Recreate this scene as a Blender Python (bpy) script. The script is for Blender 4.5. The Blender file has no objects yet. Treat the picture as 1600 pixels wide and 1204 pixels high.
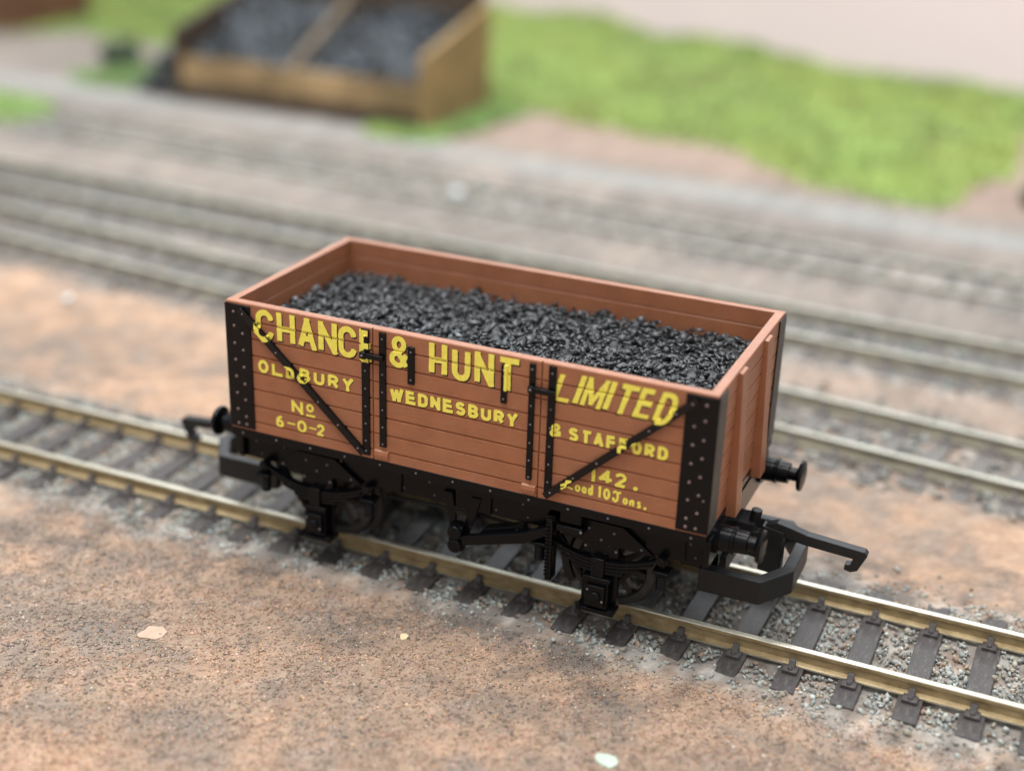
import bpy, bmesh, math, random
import numpy as np
from mathutils import Vector, Matrix
from mathutils.bvhtree import BVHTree

# ---------------------------------------------------------------- camera, light, exposure
S = 0.1                      # sizes below are written in millimetres; one Blender unit is a centimetre
scene = bpy.context.scene
COL = scene.collection
rng = np.random.default_rng(11)
random.seed(11)

cam_d = bpy.data.cameras.new('camera')
cam = bpy.data.objects.new('camera', cam_d)
COL.objects.link(cam)
scene.camera = cam
CAM = Vector((74.96, -172.42, 106.96))
r_ = Vector((0.91347983, 0.40571926, 0.03076484))
u_ = Vector((-0.18671792, 0.35081392, 0.91764155))
f_ = Vector((-0.36151212, 0.8439914, -0.3962165))
cam.matrix_world = Matrix(((r_.x, u_.x, -f_.x, CAM.x*S), (r_.y, u_.y, -f_.y, CAM.y*S),
                           (r_.z, u_.z, -f_.z, CAM.z*S), (0, 0, 0, 1)))
cam_d.sensor_fit = 'HORIZONTAL'
cam_d.sensor_width = 36.0
cam_d.lens = 2173.6/1600*36.0
cam_d.clip_start = 0.1
cam_d.clip_end = 2000
cam_d.dof.use_dof = True
cam_d.dof.focus_distance = 19.1
cam_d.dof.aperture_fstop = cam_d.lens*1e-3/0.53

world = bpy.data.worlds.new('World')
scene.world = world
world.use_nodes = True
bg = world.node_tree.nodes['Background']
bg.inputs[1].default_value = 1.0
wt = world.node_tree
w_tc = wt.nodes.new('ShaderNodeTexCoord'); w_sx = wt.nodes.new('ShaderNodeSeparateXYZ'); w_cr = wt.nodes.new('ShaderNodeValToRGB')
wt.links.new(w_tc.outputs['Generated'], w_sx.inputs[0]); wt.links.new(w_sx.outputs['Z'], w_cr.inputs[0]); wt.links.new(w_cr.outputs[0], bg.inputs[0])
for k, (p_, c_) in enumerate([(0.0, (.26, .26, .27)), (.30, (.50, .51, .53)), (1.0, (1.0, 1.02, 1.05))]):   # dim hall walls, bright ceiling
    if k > 1: w_cr.color_ramp.elements.new(p_)
    e_ = w_cr.color_ramp.elements[k]; e_.position = p_; e_.color = (*c_, 1)

def area(name, loc, target, sx, sy, power, col):
    l = bpy.data.lights.new(name, 'AREA')
    l.shape = 'RECTANGLE'
    l.size, l.size_y = sx*S, sy*S
    l.energy = power
    l.color = col
    o = bpy.data.objects.new(name, l)
    COL.objects.link(o)
    o.location = Vector(loc)*S
    o.rotation_euler = (Vector(target)-Vector(loc)).to_track_quat('-Z', 'Y').to_euler()
    return o
area('hall_light', (-120, -230, 880), (0, 60, 0), 900, 260, 66000, (1.0, 0.985, 0.95))
area('hall_light', (-120, 230, 950), (0, 160, 0), 900, 220, 64000, (0.98, 0.99, 1.0))
area('hall_window', (-350, 1250, 620), (0, 0, 10), 1300, 330, 60000, (0.90, 0.96, 1.0))

scene.view_settings.view_transform = 'Standard'
scene.view_settings.look = 'None'
scene.view_settings.gamma = 1
scene.view_settings.exposure = 0.07
scene.view_settings.use_curve_mapping = False

# ---------------------------------------------------------------- helpers
def noise2(x, y, seed):
    xi = np.floor(x).astype(np.int64); yi = np.floor(y).astype(np.int64)
    fx = x-xi; fy = y-yi
    fx = fx*fx*(3-2*fx); fy = fy*fy*(3-2*fy)
    def h(a, b):
        v = (a*374761393 + b*668265263 + seed*1442695041) & 0xffffffff
        v = ((v ^ (v >> 13))*1274126177) & 0xffffffff
        v = v ^ (v >> 16)
        return (v & 0xffff)/65535.0
    return (h(xi, yi)*(1-fx)+h(xi+1, yi)*fx)*(1-fy)+(h(xi, yi+1)*(1-fx)+h(xi+1, yi+1)*fx)*fy
def fbm(x, y, scale, seed, octv=4):
    x = np.asarray(x, float)/scale; y = np.asarray(y, float)/scale
    s = 0; a = 1; t = 0
    for k in range(octv):
        s = s+a*noise2(x, y, seed+k*17); t += a; a *= .55; x = x*2.03+5.1; y = y*2.03+1.7
    return s/t
def sstep(a, b, v):
    t = np.clip((v-a)/(b-a), 0, 1)
    return t*t*(3-2*t)

def mesh_np(name, V, F, mat, cols=None, parent=None, smooth=False):
    """F: int array (n,3) or (n,4); cols: per-vertex colours."""
    me = bpy.data.meshes.new(name)
    V = np.ascontiguousarray(V, np.float32)*S
    n, k = F.shape
    me.vertices.add(len(V)); me.vertices.foreach_set('co', V.ravel())
    me.loops.add(n*k); me.loops.foreach_set('vertex_index', np.ascontiguousarray(F, np.int32).ravel())
    me.polygons.add(n)
    me.polygons.foreach_set('loop_start', np.arange(0, n*k, k, dtype=np.int32))
    me.polygons.foreach_set('loop_total', np.full(n, k, np.int32))
    me.update(calc_edges=True)
    if cols is not None:
        at = me.color_attributes.new('tint', 'FLOAT_COLOR', 'POINT')
        c4 = np.ones((len(V), 4), np.float32); c4[:, :3] = cols
        at.data.foreach_set('color', c4.ravel())
    if smooth:
        me.polygons.foreach_set('use_smooth', np.ones(n, bool))
    me.materials.append(mat)
    o = bpy.data.objects.new(name, me)
    COL.objects.link(o)
    if parent: o.parent = parent
    return o

class MB:
    def __init__(s):
        s.v = []; s.f = []; s.m = []; s.k = 0
    def mat(s, k):
        s.k = k; return s
    def add(s, vs, fs):
        b = len(s.v); s.v += [tuple(v) for v in vs]
        for f in fs:
            s.f.append([b+i for i in f]); s.m.append(s.k)
        return s
    def box(s, x0, x1, y0, y1, z0, z1):
        x0, x1 = sorted((x0, x1)); y0, y1 = sorted((y0, y1)); z0, z1 = sorted((z0, z1))
        vs = [(x, y, z) for z in (z0, z1) for y in (y0, y1) for x in (x0, x1)]
        return s.add(vs, [(0, 2, 3, 1), (4, 5, 7, 6), (0, 1, 5, 4), (2, 6, 7, 3), (0, 4, 6, 2), (1, 3, 7, 5)])
    def hexa(s, a, b):
        """two quads a (ccw seen from outside end) and b joined"""
        return s.add(list(a)+list(b), [(3, 2, 1, 0), (4, 5, 6, 7), (0, 1, 5, 4), (1, 2, 6, 5), (2, 3, 7, 6), (3, 0, 4, 7)])
    def prism_y(s, pts, y0, y1):
        """outline in (x,z), extruded along y"""
        n = len(pts)
        A = sum(pts[i][0]*pts[(i+1) % n][1]-pts[(i+1) % n][0]*pts[i][1] for i in range(n))
        if A < 0: pts = pts[::-1]
        if y0 > y1: y0, y1 = y1, y0
        vs = [(x, y0, z) for x, z in pts]+[(x, y1, z) for x, z in pts]
        return s.add(vs, [tuple(range(n)), tuple(range(2*n-1, n-1, -1))]+[(i+n, (i+1) % n+n, (i+1) % n, i) for i in range(n)])
    def prism_x(s, pts, x0, x1):
        """outline in (y,z), extruded along x"""
        n = len(pts)
        A = sum(pts[i][0]*pts[(i+1) % n][1]-pts[(i+1) % n][0]*pts[i][1] for i in range(n))
        if A < 0: pts = pts[::-1]
        if x0 > x1: x0, x1 = x1, x0
        vs = [(x0, y, z) for y, z in pts]+[(x1, y, z) for y, z in pts]
        return s.add(vs, [tuple(range(n-1, -1, -1)), tuple(range(n, 2*n))]+[(i, (i+1) % n, (i+1) % n+n, i+n) for i in range(n)])
    def prism_z(s, pts, z0, z1):
        n = len(pts)
        A = sum(pts[i][0]*pts[(i+1) % n][1]-pts[(i+1) % n][0]*pts[i][1] for i in range(n))
        if A < 0: pts = pts[::-1]
        vs = [(x, y, z0) for x, y in pts]+[(x, y, z1) for x, y in pts]
        return s.add(vs, [tuple(range(n-1, -1, -1)), tuple(range(n, 2*n))]+[(i, (i+1) % n, (i+1) % n+n, i+n) for i in range(n)])
    def lathe(s, prof, c, axis, n=24):
        """prof: list of (t along axis, radius)"""
        rings = []
        for t, r in prof:
            ring = []
            for k in range(n):
                a = 2*math.pi*k/n
                p = {'x': (t, r*math.cos(a), r*math.sin(a)), 'y': (r*math.sin(a), t, r*math.cos(a)), 'z': (r*math.cos(a), r*math.sin(a), t)}[axis]
                ring.append((p[0]+c[0], p[1]+c[1], p[2]+c[2]))
            rings.append(ring)
        b = len(s.v); s.v += [q for r in rings for q in r]
        for i in range(len(rings)-1):
            for k in range(n):
                k2 = (k+1) % n
                s.f.append([b+i*n+k, b+i*n+k2, b+(i+1)*n+k2, b+(i+1)*n+k]); s.m.append(s.k)
        s.f.append([b+k for k in range(n-1, -1, -1)]); s.m.append(s.k)
        s.f.append([b+(len(rings)-1)*n+k for k in range(n)]); s.m.append(s.k)
        return s
    def tube(s, pts, r, n=8):
        pts = [Vector(p) for p in pts]
        rings = []
        for i, p in enumerate(pts):
            d = (pts[min(i+1, len(pts)-1)]-pts[max(i-1, 0)]).normalized()
            a = d.cross(Vector((0, 0, 1)) if abs(d.z) < .9 else Vector((1, 0, 0))).normalized(); c = d.cross(a)
            rr = r[i] if isinstance(r, (list, tuple)) else r
            rings.append([p+(a*math.cos(2*math.pi*k/n)+c*math.sin(2*math.pi*k/n))*rr for k in range(n)])
        b = len(s.v); s.v += [tuple(q) for g in rings for q in g]
        for i in range(len(pts)-1):
            for k in range(n):
                k2 = (k+1) % n
                s.f.append([b+i*n+k, b+(i+1)*n+k, b+(i+1)*n+k2, b+i*n+k2]); s.m.append(s.k)
        s.f.append([b+k for k in range(n)]); s.m.append(s.k)
        s.f.append([b+(len(pts)-1)*n+k for k in range(n-1, -1, -1)]); s.m.append(s.k)
        return s
    def dome(s, c, r, axis=(0, -1, 0), h=.8, n=8):
        ax = Vector(axis); a = ax.orthogonal().normalized(); b2 = ax.cross(a); c = Vector(c)
        b = len(s.v)
        for (rr, hh) in ((1.0, -.15), (.86, .45), (.5, .86)):
            for k in range(n):
                t = 2*math.pi*k/n
                s.v.append(tuple(c+(a*math.cos(t)+b2*math.sin(t))*r*rr+ax*r*hh*h))
        s.v.append(tuple(c+ax*r*h))
        for i in range(2):
            for k in range(n):
                k2 = (k+1) % n
                s.f.append([b+i*n+k, b+i*n+k2, b+(i+1)*n+k2, b+(i+1)*n+k]); s.m.append(s.k)
        for k in range(n):
            s.f.append([b+2*n+k, b+2*n+(k+1) % n, b+3*n]); s.m.append(s.k)
        return s
    def build(s, name, mats, parent=None, bevel=0, smooth=False, seg=2):
        me = bpy.data.meshes.new(name)
        me.from_pydata([(v[0]*S, v[1]*S, v[2]*S) for v in s.v], [], s.f)
        if not isinstance(mats, (list, tuple)): mats = [mats]
        for m in mats: me.materials.append(m)
        me.polygons.foreach_set('material_index', s.m)
        bm = bmesh.new(); bm.from_mesh(me)
        bmesh.ops.recalc_face_normals(bm, faces=bm.faces)
        bm.to_mesh(me); bm.free()
        if smooth:
            me.polygons.foreach_set('use_smooth', [True]*len(me.polygons))
            me.set_sharp_from_angle(angle=math.radians(38))
        me.update()
        o = bpy.data.objects.new(name, me)
        COL.objects.link(o)
        if parent: o.parent = parent
        if bevel:
            b = o.modifiers.new('edge', 'BEVEL'); b.width = bevel*S; b.segments = seg
            b.limit_method = 'ANGLE'; b.angle_limit = math.radians(40); b.harden_normals = False
        return o

def tag(o, label=None, cat=None, group=None, kind=None):
    if label: o['label'] = label
    if cat: o['category'] = cat
    if group: o['group'] = group
    if kind: o['kind'] = kind
    return o
def empty(name, loc=(0, 0, 0), rz=0):
    o = bpy.data.objects.new(name, None)
    o.empty_display_size = .3
    COL.objects.link(o)
    o.location = Vector(loc)*S; o.rotation_euler = (0, 0, rz)
    return o
def dup(o, parent):
    c = o.copy(); COL.objects.link(c); c.parent = parent
    for ch in list(o.children): dup(ch, c)
    return c

# ---------------------------------------------------------------- materials
class NT:
    def __init__(s, name):
        s.m = bpy.data.materials.new(name); s.m.use_nodes = True
        s.t = s.m.node_tree; s.b = s.t.nodes['Principled BSDF']
    def n(s, typ, **kw):
        nd = s.t.nodes.new(typ)
        for k, v in kw.items():
            if k in nd.inputs: nd.inputs[k].default_value = v
            else: setattr(nd, k, v)
        return nd
    def l(s, a, b): s.t.links.new(a, b)
    def coord(s, scale=(1, 1, 1), kind='Object'):
        tc = s.n('ShaderNodeTexCoord'); mp = s.n('ShaderNodeMapping')
        mp.inputs['Scale'].default_value = scale
        s.l(tc.outputs[kind], mp.inputs[0]); return mp.outputs[0]
    def noise(s, co, scale, detail=4, rough=.55):
        n = s.n('ShaderNodeTexNoise'); n.inputs['Scale'].default_value = scale
        n.inputs['Detail'].default_value = detail; n.inputs['Roughness'].default_value = rough
        s.l(co, n.inputs['Vector']); return n.outputs[0]
    def ramp(s, v, stops):
        r = s.n('ShaderNodeValToRGB'); e = r.color_ramp.elements
        while len(e) < len(stops): e.new(.5)
        for el, (p, c) in zip(e, stops):
            el.position = p; el.color = (*c, 1) if len(c) == 3 else c
        s.l(v, r.inputs[0]); return r.outputs[0]
    def mul(s, a, b, f=1.0, typ='MULTIPLY'):
        m = s.n('ShaderNodeMix', data_type='RGBA', blend_type=typ)
        m.inputs[0].default_value = f
        s.l(a, m.inputs[6]); s.l(b, m.inputs[7]); return m.outputs[2]
    def bump(s, v, strength=.3, dist=.01, prev=None):
        b = s.n('ShaderNodeBump'); b.inputs['Strength'].default_value = strength; b.inputs['Distance'].default_value = dist
        s.l(v, b.inputs['Height'])
        if prev is not None: s.l(prev, b.inputs['Normal'])
        s.l(b.outputs[0], s.b.inputs['Normal']); return b.outputs[0]
    def rough(s, v, a, b):
        mr = s.n('ShaderNodeMapRange'); mr.inputs[3].default_value = a; mr.inputs[4].default_value = b
        s.l(v, mr.inputs[0]); s.l(mr.outputs[0], s.b.inputs['Roughness'])

def mat_plain(name, c, rough=.5, var=.12, nscale=6, spec=.5, metal=0, bump=.0, bdist=.004):
    t = NT(name)
    co = t.coord()
    nz = t.noise(co, nscale, 5, .6)
    lo = tuple(x*(1-var) for x in c); hi = tuple(x*(1+var) for x in c)
    t.l(t.ramp(nz, [(.3, lo), (.7, hi)]), t.b.inputs['Base Color'])
    t.rough(nz, rough-.07, rough+.07)
    t.b.inputs['Specular IOR Level'].default_value = spec
    t.b.inputs['Metallic'].default_value = metal
    if bump: t.bump(t.noise(co, nscale*6, 4, .6), bump, bdist)
    return t.m

BROWN = (.345, .130, .060)
def mat_planks(name, sc):
    t = NT(name)
    co = t.coord()
    nz = t.noise(co, 3.0, 4, .6)
    base = t.ramp(nz, [(.25, tuple(x*.86 for x in BROWN)), (.75, tuple(x*1.12 for x in BROWN))])
    fl = t.ramp(t.noise(t.coord(tuple(q*1.6 for q in sc)), 5.5, 3, .5), [(.70, (0, 0, 0)), (.76, (1, 1, 1))])
    dust = t.ramp(t.noise(co, .9, 5, .65), [(.42, (0, 0, 0)), (.75, (.2, .2, .2))])
    mx = t.n('ShaderNodeMix', data_type='RGBA'); t.l(dust, mx.inputs[0]); t.l(base, mx.inputs[6]); mx.inputs[7].default_value = (.46, .25, .155, 1)
    mx2 = t.n('ShaderNodeMix', data_type='RGBA'); t.l(fl, mx2.inputs[0]); t.l(mx.outputs[2], mx2.inputs[6]); mx2.inputs[7].default_value = (.52, .30, .20, 1)
    t.l(mx2.outputs[2], t.b.inputs['Base Color'])
    g = t.noise(t.coord(sc), 6.0, 6, .7)
    t.rough(g, .30, .46)
    t.bump(g, .55, .010)
    t.b.inputs['Specular IOR Level'].default_value = .5
    return t.m
M_plank = mat_planks('brown_plank_plastic', (1.1, 6, 9))
M_end = mat_planks('brown_end_plastic', (6, 1.1, 9))
t = NT('black_plastic'); co = t.coord(); nz = t.noise(co, 6, 5, .6)
sp_ = t.ramp(t.noise(co, 26, 2, .5), [(.73, (0, 0, 0)), (.78, (.8, .8, .8))])
mx = t.n('ShaderNodeMix', data_type='RGBA'); t.l(sp_, mx.inputs[0]); mx.inputs[6].default_value = (.0030, .0034, .0045, 1); mx.inputs[7].default_value = (.14, .115, .085, 1)
t.l(mx.outputs[2], t.b.inputs['Base Color']); t.rough(nz, .15, .28); t.b.inputs['Specular IOR Level'].default_value = .20
t.bump(t.noise(co, 40, 4, .6), .25, .006)
M_black = t.m
M_strap = mat_plain('black_paint', (.0036, .0038, .0048), .22, .3, 8, .22, 0, .2, .004)
M_brace = mat_plain('glossy_black_paint', (.004, .004, .005), .18, .3, 8, .30, 0, .2, .004)
M_worn = mat_plain('worn_grey_edge', (.075, .066, .055), .55, .5, 9)
M_rivet = mat_plain('worn_rivet', (.17, .115, .105), .45, .35, 20)
M_bolt = mat_plain('bolt_head', (.11, .105, .11), .35, .3, 20)
M_coupling = mat_plain('matt_black_coupling', (.012, .0125, .0135), .42, .25, 8, .35, 0, .2, .005)
M_yellow = mat_plain('yellow_lettering', (.92, .80, .12), .45, .10, 14, .4)
M_shadow = mat_plain('black_lettering', (.035, .025, .014), .5, .2, 14, .3)
M_wheel = mat_plain('dark_wheel', (.02, .02, .019), .4, .3, 10)
M_tread = mat_plain('dark_tyre', (.035, .034, .032), .35, .3, 10, .4)

# rails: warm weathered brass sides, polished top
t = NT('brassy_rail_side'); co = t.coord((.5, 3, 3))
nz = t.noise(t.coord((1, 1, 2.2)), 3.2, 7, .72)
t.l(t.ramp(nz, [(.24, (.085, .06, .038)), (.42, (.31, .225, .115)), (.6, (.44, .335, .18)), (.8, (.58, .48, .31))]), t.b.inputs['Base Color'])
t.b.inputs['Metallic'].default_value = .25; t.rough(nz, .42, .26); t.bump(t.noise(co, 12, 4, .6), .2, .005)
M_railside = t.m
t = NT('polished_rail_top'); nz = t.noise(t.coord((.4, 5, 5)), 5, 4, .6)
t.l(t.ramp(nz, [(.3, (.56, .53, .42)), (.7, (.74, .70, .57))]), t.b.inputs['Base Color'])
t.b.inputs['Metallic'].default_value = .75; t.rough(nz, .28, .42)
M_railtop = t.m
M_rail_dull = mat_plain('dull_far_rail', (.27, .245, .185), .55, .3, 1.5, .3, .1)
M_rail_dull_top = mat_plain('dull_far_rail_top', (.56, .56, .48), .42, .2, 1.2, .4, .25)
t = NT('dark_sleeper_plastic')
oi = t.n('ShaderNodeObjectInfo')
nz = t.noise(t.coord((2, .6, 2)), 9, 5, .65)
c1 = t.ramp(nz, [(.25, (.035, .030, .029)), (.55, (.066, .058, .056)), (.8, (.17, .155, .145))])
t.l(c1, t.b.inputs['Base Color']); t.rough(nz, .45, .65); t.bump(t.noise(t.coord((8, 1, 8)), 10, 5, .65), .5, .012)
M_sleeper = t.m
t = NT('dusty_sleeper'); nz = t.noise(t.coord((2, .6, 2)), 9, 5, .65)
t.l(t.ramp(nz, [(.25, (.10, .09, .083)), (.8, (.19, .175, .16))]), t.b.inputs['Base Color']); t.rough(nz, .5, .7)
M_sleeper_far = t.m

def mat_tint(name, rough=.8, spec=.25, bscale=0, bstr=.4, bdist=.02, mot=0.25, mscale=10):
    t = NT(name)
    at = t.n('ShaderNodeAttribute', attribute_name='tint')
    co = t.coord()
    nz = t.noise(co, mscale, 6, .7)
    m = t.mul(at.outputs['Color'], t.ramp(nz, [(.28, (1-mot,)*3), (.72, (1+mot,)*3)]))
    t.l(m, t.b.inputs['Base Color'])
    t.b.inputs['Roughness'].default_value = rough
    t.b.inputs['Specular IOR Level'].default_value = spec
    if bscale: t.bump(t.noise(co, bscale, 5, .7), bstr, bdist)
    return t.m
M_ground = mat_tint('granular_earth', .9, .15, 9, .2, .02, .2, 22)
M_stone = mat_tint('ballast_stone', .6, .35, 0, mot=.18, mscale=16)
M_grain = mat_tint('earth_grain', .75, .3, 0, mot=.1)
M_grass = mat_tint('scenic_grass', .85, .15, 0, mot=.15, mscale=3)
t = NT('coal_glint'); at = t.n('ShaderNodeAttribute', attribute_name='tint')
t.l(at.outputs['Color'], t.b.inputs['Base Color']); nz = t.noise(t.coord(), 9, 4, .6)
t.rough(nz, .20, .62); t.b.inputs['Specular IOR Level'].default_value = .7
M_coal = t.m
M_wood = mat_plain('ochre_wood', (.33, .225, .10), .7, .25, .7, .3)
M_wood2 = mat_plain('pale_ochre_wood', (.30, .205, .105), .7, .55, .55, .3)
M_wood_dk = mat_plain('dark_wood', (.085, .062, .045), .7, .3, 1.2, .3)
M_board = mat_plain('pale_pink_board', (.93, .785, .815), .85, .035, .06, .2)
M_div = mat_plain('grey_brown_wood', (.17, .135, .095), .7, .3, 1, .3)
M_hut = mat_plain('brown_hut', (.15, .075, .04), .7, .2, 1, .3)
M_shrub = mat_plain('shrub_leaf', (.10, .15, .09), .8, .4, 2, .2)
M_chip = mat_plain('pale_chip', (.50, .37, .28), .8, .1, 6, .3)
M_chip_g = mat_plain('mint_chip', (.50, .60, .50), .8, .08, 6, .3)
M_chip_y = mat_plain('cream_chip', (.70, .58, .36), .8, .1, 6, .3)
M_white = mat_plain('white_pebble', (.75, .78, .78), .6, .08, 6, .3)

# ---------------------------------------------------------------- the ground
# track centre lines: y = y0 + slope*(x - x0)
TRACKS = [(0, 0, 0.0), (71.2, 27, -0.105), (120.0, 18, -0.047), (176.0, 0, -0.07)]
def tdist(k, x, y):
    y0, x0, s = TRACKS[k]
    return (y-(y0+s*(x-x0)))/math.sqrt(1+s*s)
def pal(n, stops):
    n = np.asarray(n); out = np.zeros(n.shape+(3,))
    P = [p for p, c in stops]
    for k in range(3): out[..., k] = np.interp(n, P, [c[k] for p, c in stops])
    return out
def lerp(a, b, w): return a*(1-w[..., None])+b*w[..., None]
def ground_colour(x, y):
    x = np.asarray(x, float); y = np.asarray(y, float)
    big = fbm(x, y, 34, 3); mid = fbm(x, y, 9, 21); fine = fbm(x, y, 2.2, 40, 3)
    c = pal(big*.6+mid*.4, [(.25, (.30, .225, .175)), (.42, (.375, .27, .20)), (.56, (.435, .30, .215)), (.75, (.50, .325, .22))])
    # between first and second track: more orange
    w = sstep(16, 24, y)*(1-sstep(48, 60, y-(-0.105*(x-27))))
    c = lerp(c, pal(mid*.7+big*.3, [(.3, (.33, .25, .195)), (.5, (.46, .31, .215)), (.7, (.53, .35, .24))]), w*.8)
    # the rear of the layout is paler and greyer
    w = sstep(60, 120, y)
    c = lerp(c, pal(mid*.5+big*.5, [(.3, (.195, .172, .152)), (.5, (.265, .232, .205)), (.7, (.34, .285, .245))]), w)
    # grey dusty patches
    g = sstep(.50, .66, fbm(x, y, 15, 77))
    c = lerp(c, np.array((.20, .18, .158))*np.ones_like(c), g*.42*(1-w*.4))
    # pale roadway in front of the coal bunker, pinkish earth right of it
    ym = 232-.07*(x+150)
    wr = sstep(13, 5, np.abs(y-ym)+6*(mid-.5))
    c = lerp(c, np.array((.345, .355, .335))*np.ones_like(c), wr*.75)
    c = lerp(c, np.array((.37, .275, .222))*np.ones_like(c), sstep(232, 250, y)*sstep(-150, -110, x)*.8)
    # ballast shoulders beside every track
    for k in range(4):
        d = np.abs(tdist(k, x, y))+7*(fbm(x, y, 11, 90+k)-.5)+4*(mid-.5)
        wb = sstep(22, 15, d) if k == 0 else sstep(23, 13, d)
        gc = pal(fine, [(.3, (.185, .185, .172)), (.5, (.28, .29, .275)), (.7, (.40, .42, .40))] if k == 0 else [(.3, (.13, .127, .12)), (.5, (.215, .213, .2)), (.7, (.33, .335, .315))])
        c = lerp(c, gc, wb*((.72, .75, .7, .45)[k]))
    m1 = fbm(x, y, 4.2, 140, 3); m2 = fbm(x, y, 5.5, 150, 3)
    near = 1-sstep(60, 120, y)
    c = lerp(c, np.array((.50, .31, .21))*np.ones_like(c), sstep(.52, .72, m1)*.30*near)
    c = lerp(c, np.array((.24, .215, .195))*np.ones_like(c), sstep(.52, .70, m2)*.38*near)
    # soot and oil dirt beside the near track
    soot = sstep(.47, .66, fbm(x, y, 10, 170)*.65+fbm(x, y, 2.6, 171)*.35)*sstep(44, 24, np.abs(y))*near
    c = lerp(c, np.array((.125, .112, .102))*np.ones_like(c), soot*.62)
    # stains
    c = c*((.74+.44*fine)*np.where(y < 60, .90, 1))[..., None]
    return c
def ground_z(x, y):
    edge = np.exp(-((np.abs(y)-15.6)/2.2)**2)
    return -3.40+1.15*edge*fbm(x, y, 3.5, 33)+.9*(fbm(x, y, 30, 5)-.5)+.5*(fbm(x, y, 5, 9)-.5)+.35*(fbm(x, y, 1.4, 13, 3)-.5)

def axis(a, b, lo, hi, st):
    c = list(np.arange(a, b, st))
    s = st; v = b
    while v < hi: c.append(v); s *= 1.045; v += s
    c.append(hi)
    s = st; v = a-st; l = []
    while v > lo: l.append(v); s *= 1.045; v -= s
    l.append(lo)
    return np.array(sorted(l)+c)
gx = axis(-115, 120, -1500, 1200, .62); gy = axis(-80, 42, -700, 1300, .62)
X, Y = np.meshgrid(gx, gy)
V = np.stack([X, Y, ground_z(X, Y)], -1).reshape(-1, 3)
ny, nx = X.shape
idx = np.arange(ny*nx).reshape(ny, nx)
F = np.stack([idx[:-1, :-1], idx[:-1, 1:], idx[1:, 1:], idx[1:, :-1]], -1).reshape(-1, 4)
C = ground_colour(X, Y).reshape(-1, 3)*rng.uniform(.86, 1.14, (ny*nx, 1))
V[:, 2] += rng.uniform(-.07, .07, len(V))
tag(mesh_np('ground', V, F, M_ground, C, smooth=False), kind='structure')

# rock prototypes: convex hulls of random points
def hull(n, sq=(1, 1, 1)):
    bm = bmesh.new()
    for _ in range(n):
        p = Vector(np.random.default_rng(random.randrange(1 << 30)).normal(size=3)).normalized()*random.uniform(.75, 1)
        bm.verts.new((p.x*sq[0], p.y*sq[1], p.z*sq[2]))
    r = bmesh.ops.convex_hull(bm, input=bm.verts)
    bmesh.ops.triangulate(bm, faces=bm.faces)
    loose = [v for v in bm.verts if not v.link_faces]
    bmesh.ops.delete(bm, geom=loose, context='VERTS')
    bmesh.ops.recalc_face_normals(bm, faces=bm.faces)
    bm.verts.index_update()
    v = np.array([q.co[:] for q in bm.verts]); f = np.array([[q.index for q in t.verts] for t in bm.faces])
    bm.free()
    return v, f
ROCKS = [hull(11, (1, random.uniform(.65, .9), random.uniform(.5, .8))) for _ in range(14)]
GRAINS = [hull(8, (1, .85, .5)) for _ in range(8)]
def rot(n):
    q = rng.normal(size=(n, 4)); q /= np.linalg.norm(q, axis=1)[:, None]
    w, x, y, z = q.T
    return np.stack([np.stack([1-2*(y*y+z*z), 2*(x*y-w*z), 2*(x*z+w*y)], -1),
                     np.stack([2*(x*y+w*z), 1-2*(x*x+z*z), 2*(y*z-w*x)], -1),
                     np.stack([2*(x*z-w*y), 2*(y*z+w*x), 1-2*(x*x+y*y)], -1)], 1)
def rot_flat(n, tilt):
    a = rng.uniform(0, 2*math.pi, n); b = rng.normal(0, tilt, n); c = rng.uniform(0, 2*math.pi, n)
    def rz(t):
        m = np.zeros((n, 3, 3)); m[:, 0, 0] = np.cos(t); m[:, 0, 1] = -np.sin(t); m[:, 1, 0] = np.sin(t); m[:, 1, 1] = np.cos(t); m[:, 2, 2] = 1; return m
    rx = np.zeros((n, 3, 3)); rx[:, 0, 0] = 1; rx[:, 1, 1] = np.cos(b); rx[:, 1, 2] = -np.sin(b); rx[:, 2, 1] = np.sin(b); rx[:, 2, 2] = np.cos(b)
    return rz(c) @ rx @ rz(a)
def scatter(name, P, size, cols, mat, protos, parent=None, tilt=None):
    which = rng.integers(0, len(protos), len(P))
    Vs = []; Fs = []; Cs = []; b = 0
    for k, (pv, pf) in enumerate(protos):
        i = np.where(which == k)[0]
        if not len(i): continue
        R = rot(len(i)) if tilt is None else rot_flat(len(i), tilt)
        v = np.einsum('nij,mj->nmi', R, pv)*size[i][:, None, None]+P[i][:, None, :]
        f = pf[None]+(np.arange(len(i))*len(pv))[:, None, None]+b
        Vs.append(v.reshape(-1, 3)); Fs.append(f.reshape(-1, 3)); Cs.append(np.repeat(cols[i], len(pv), 0))
        b += len(i)*len(pv)
    return mesh_np(name, np.concatenate(Vs), np.concatenate(Fs), mat, np.concatenate(Cs), parent)

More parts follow.
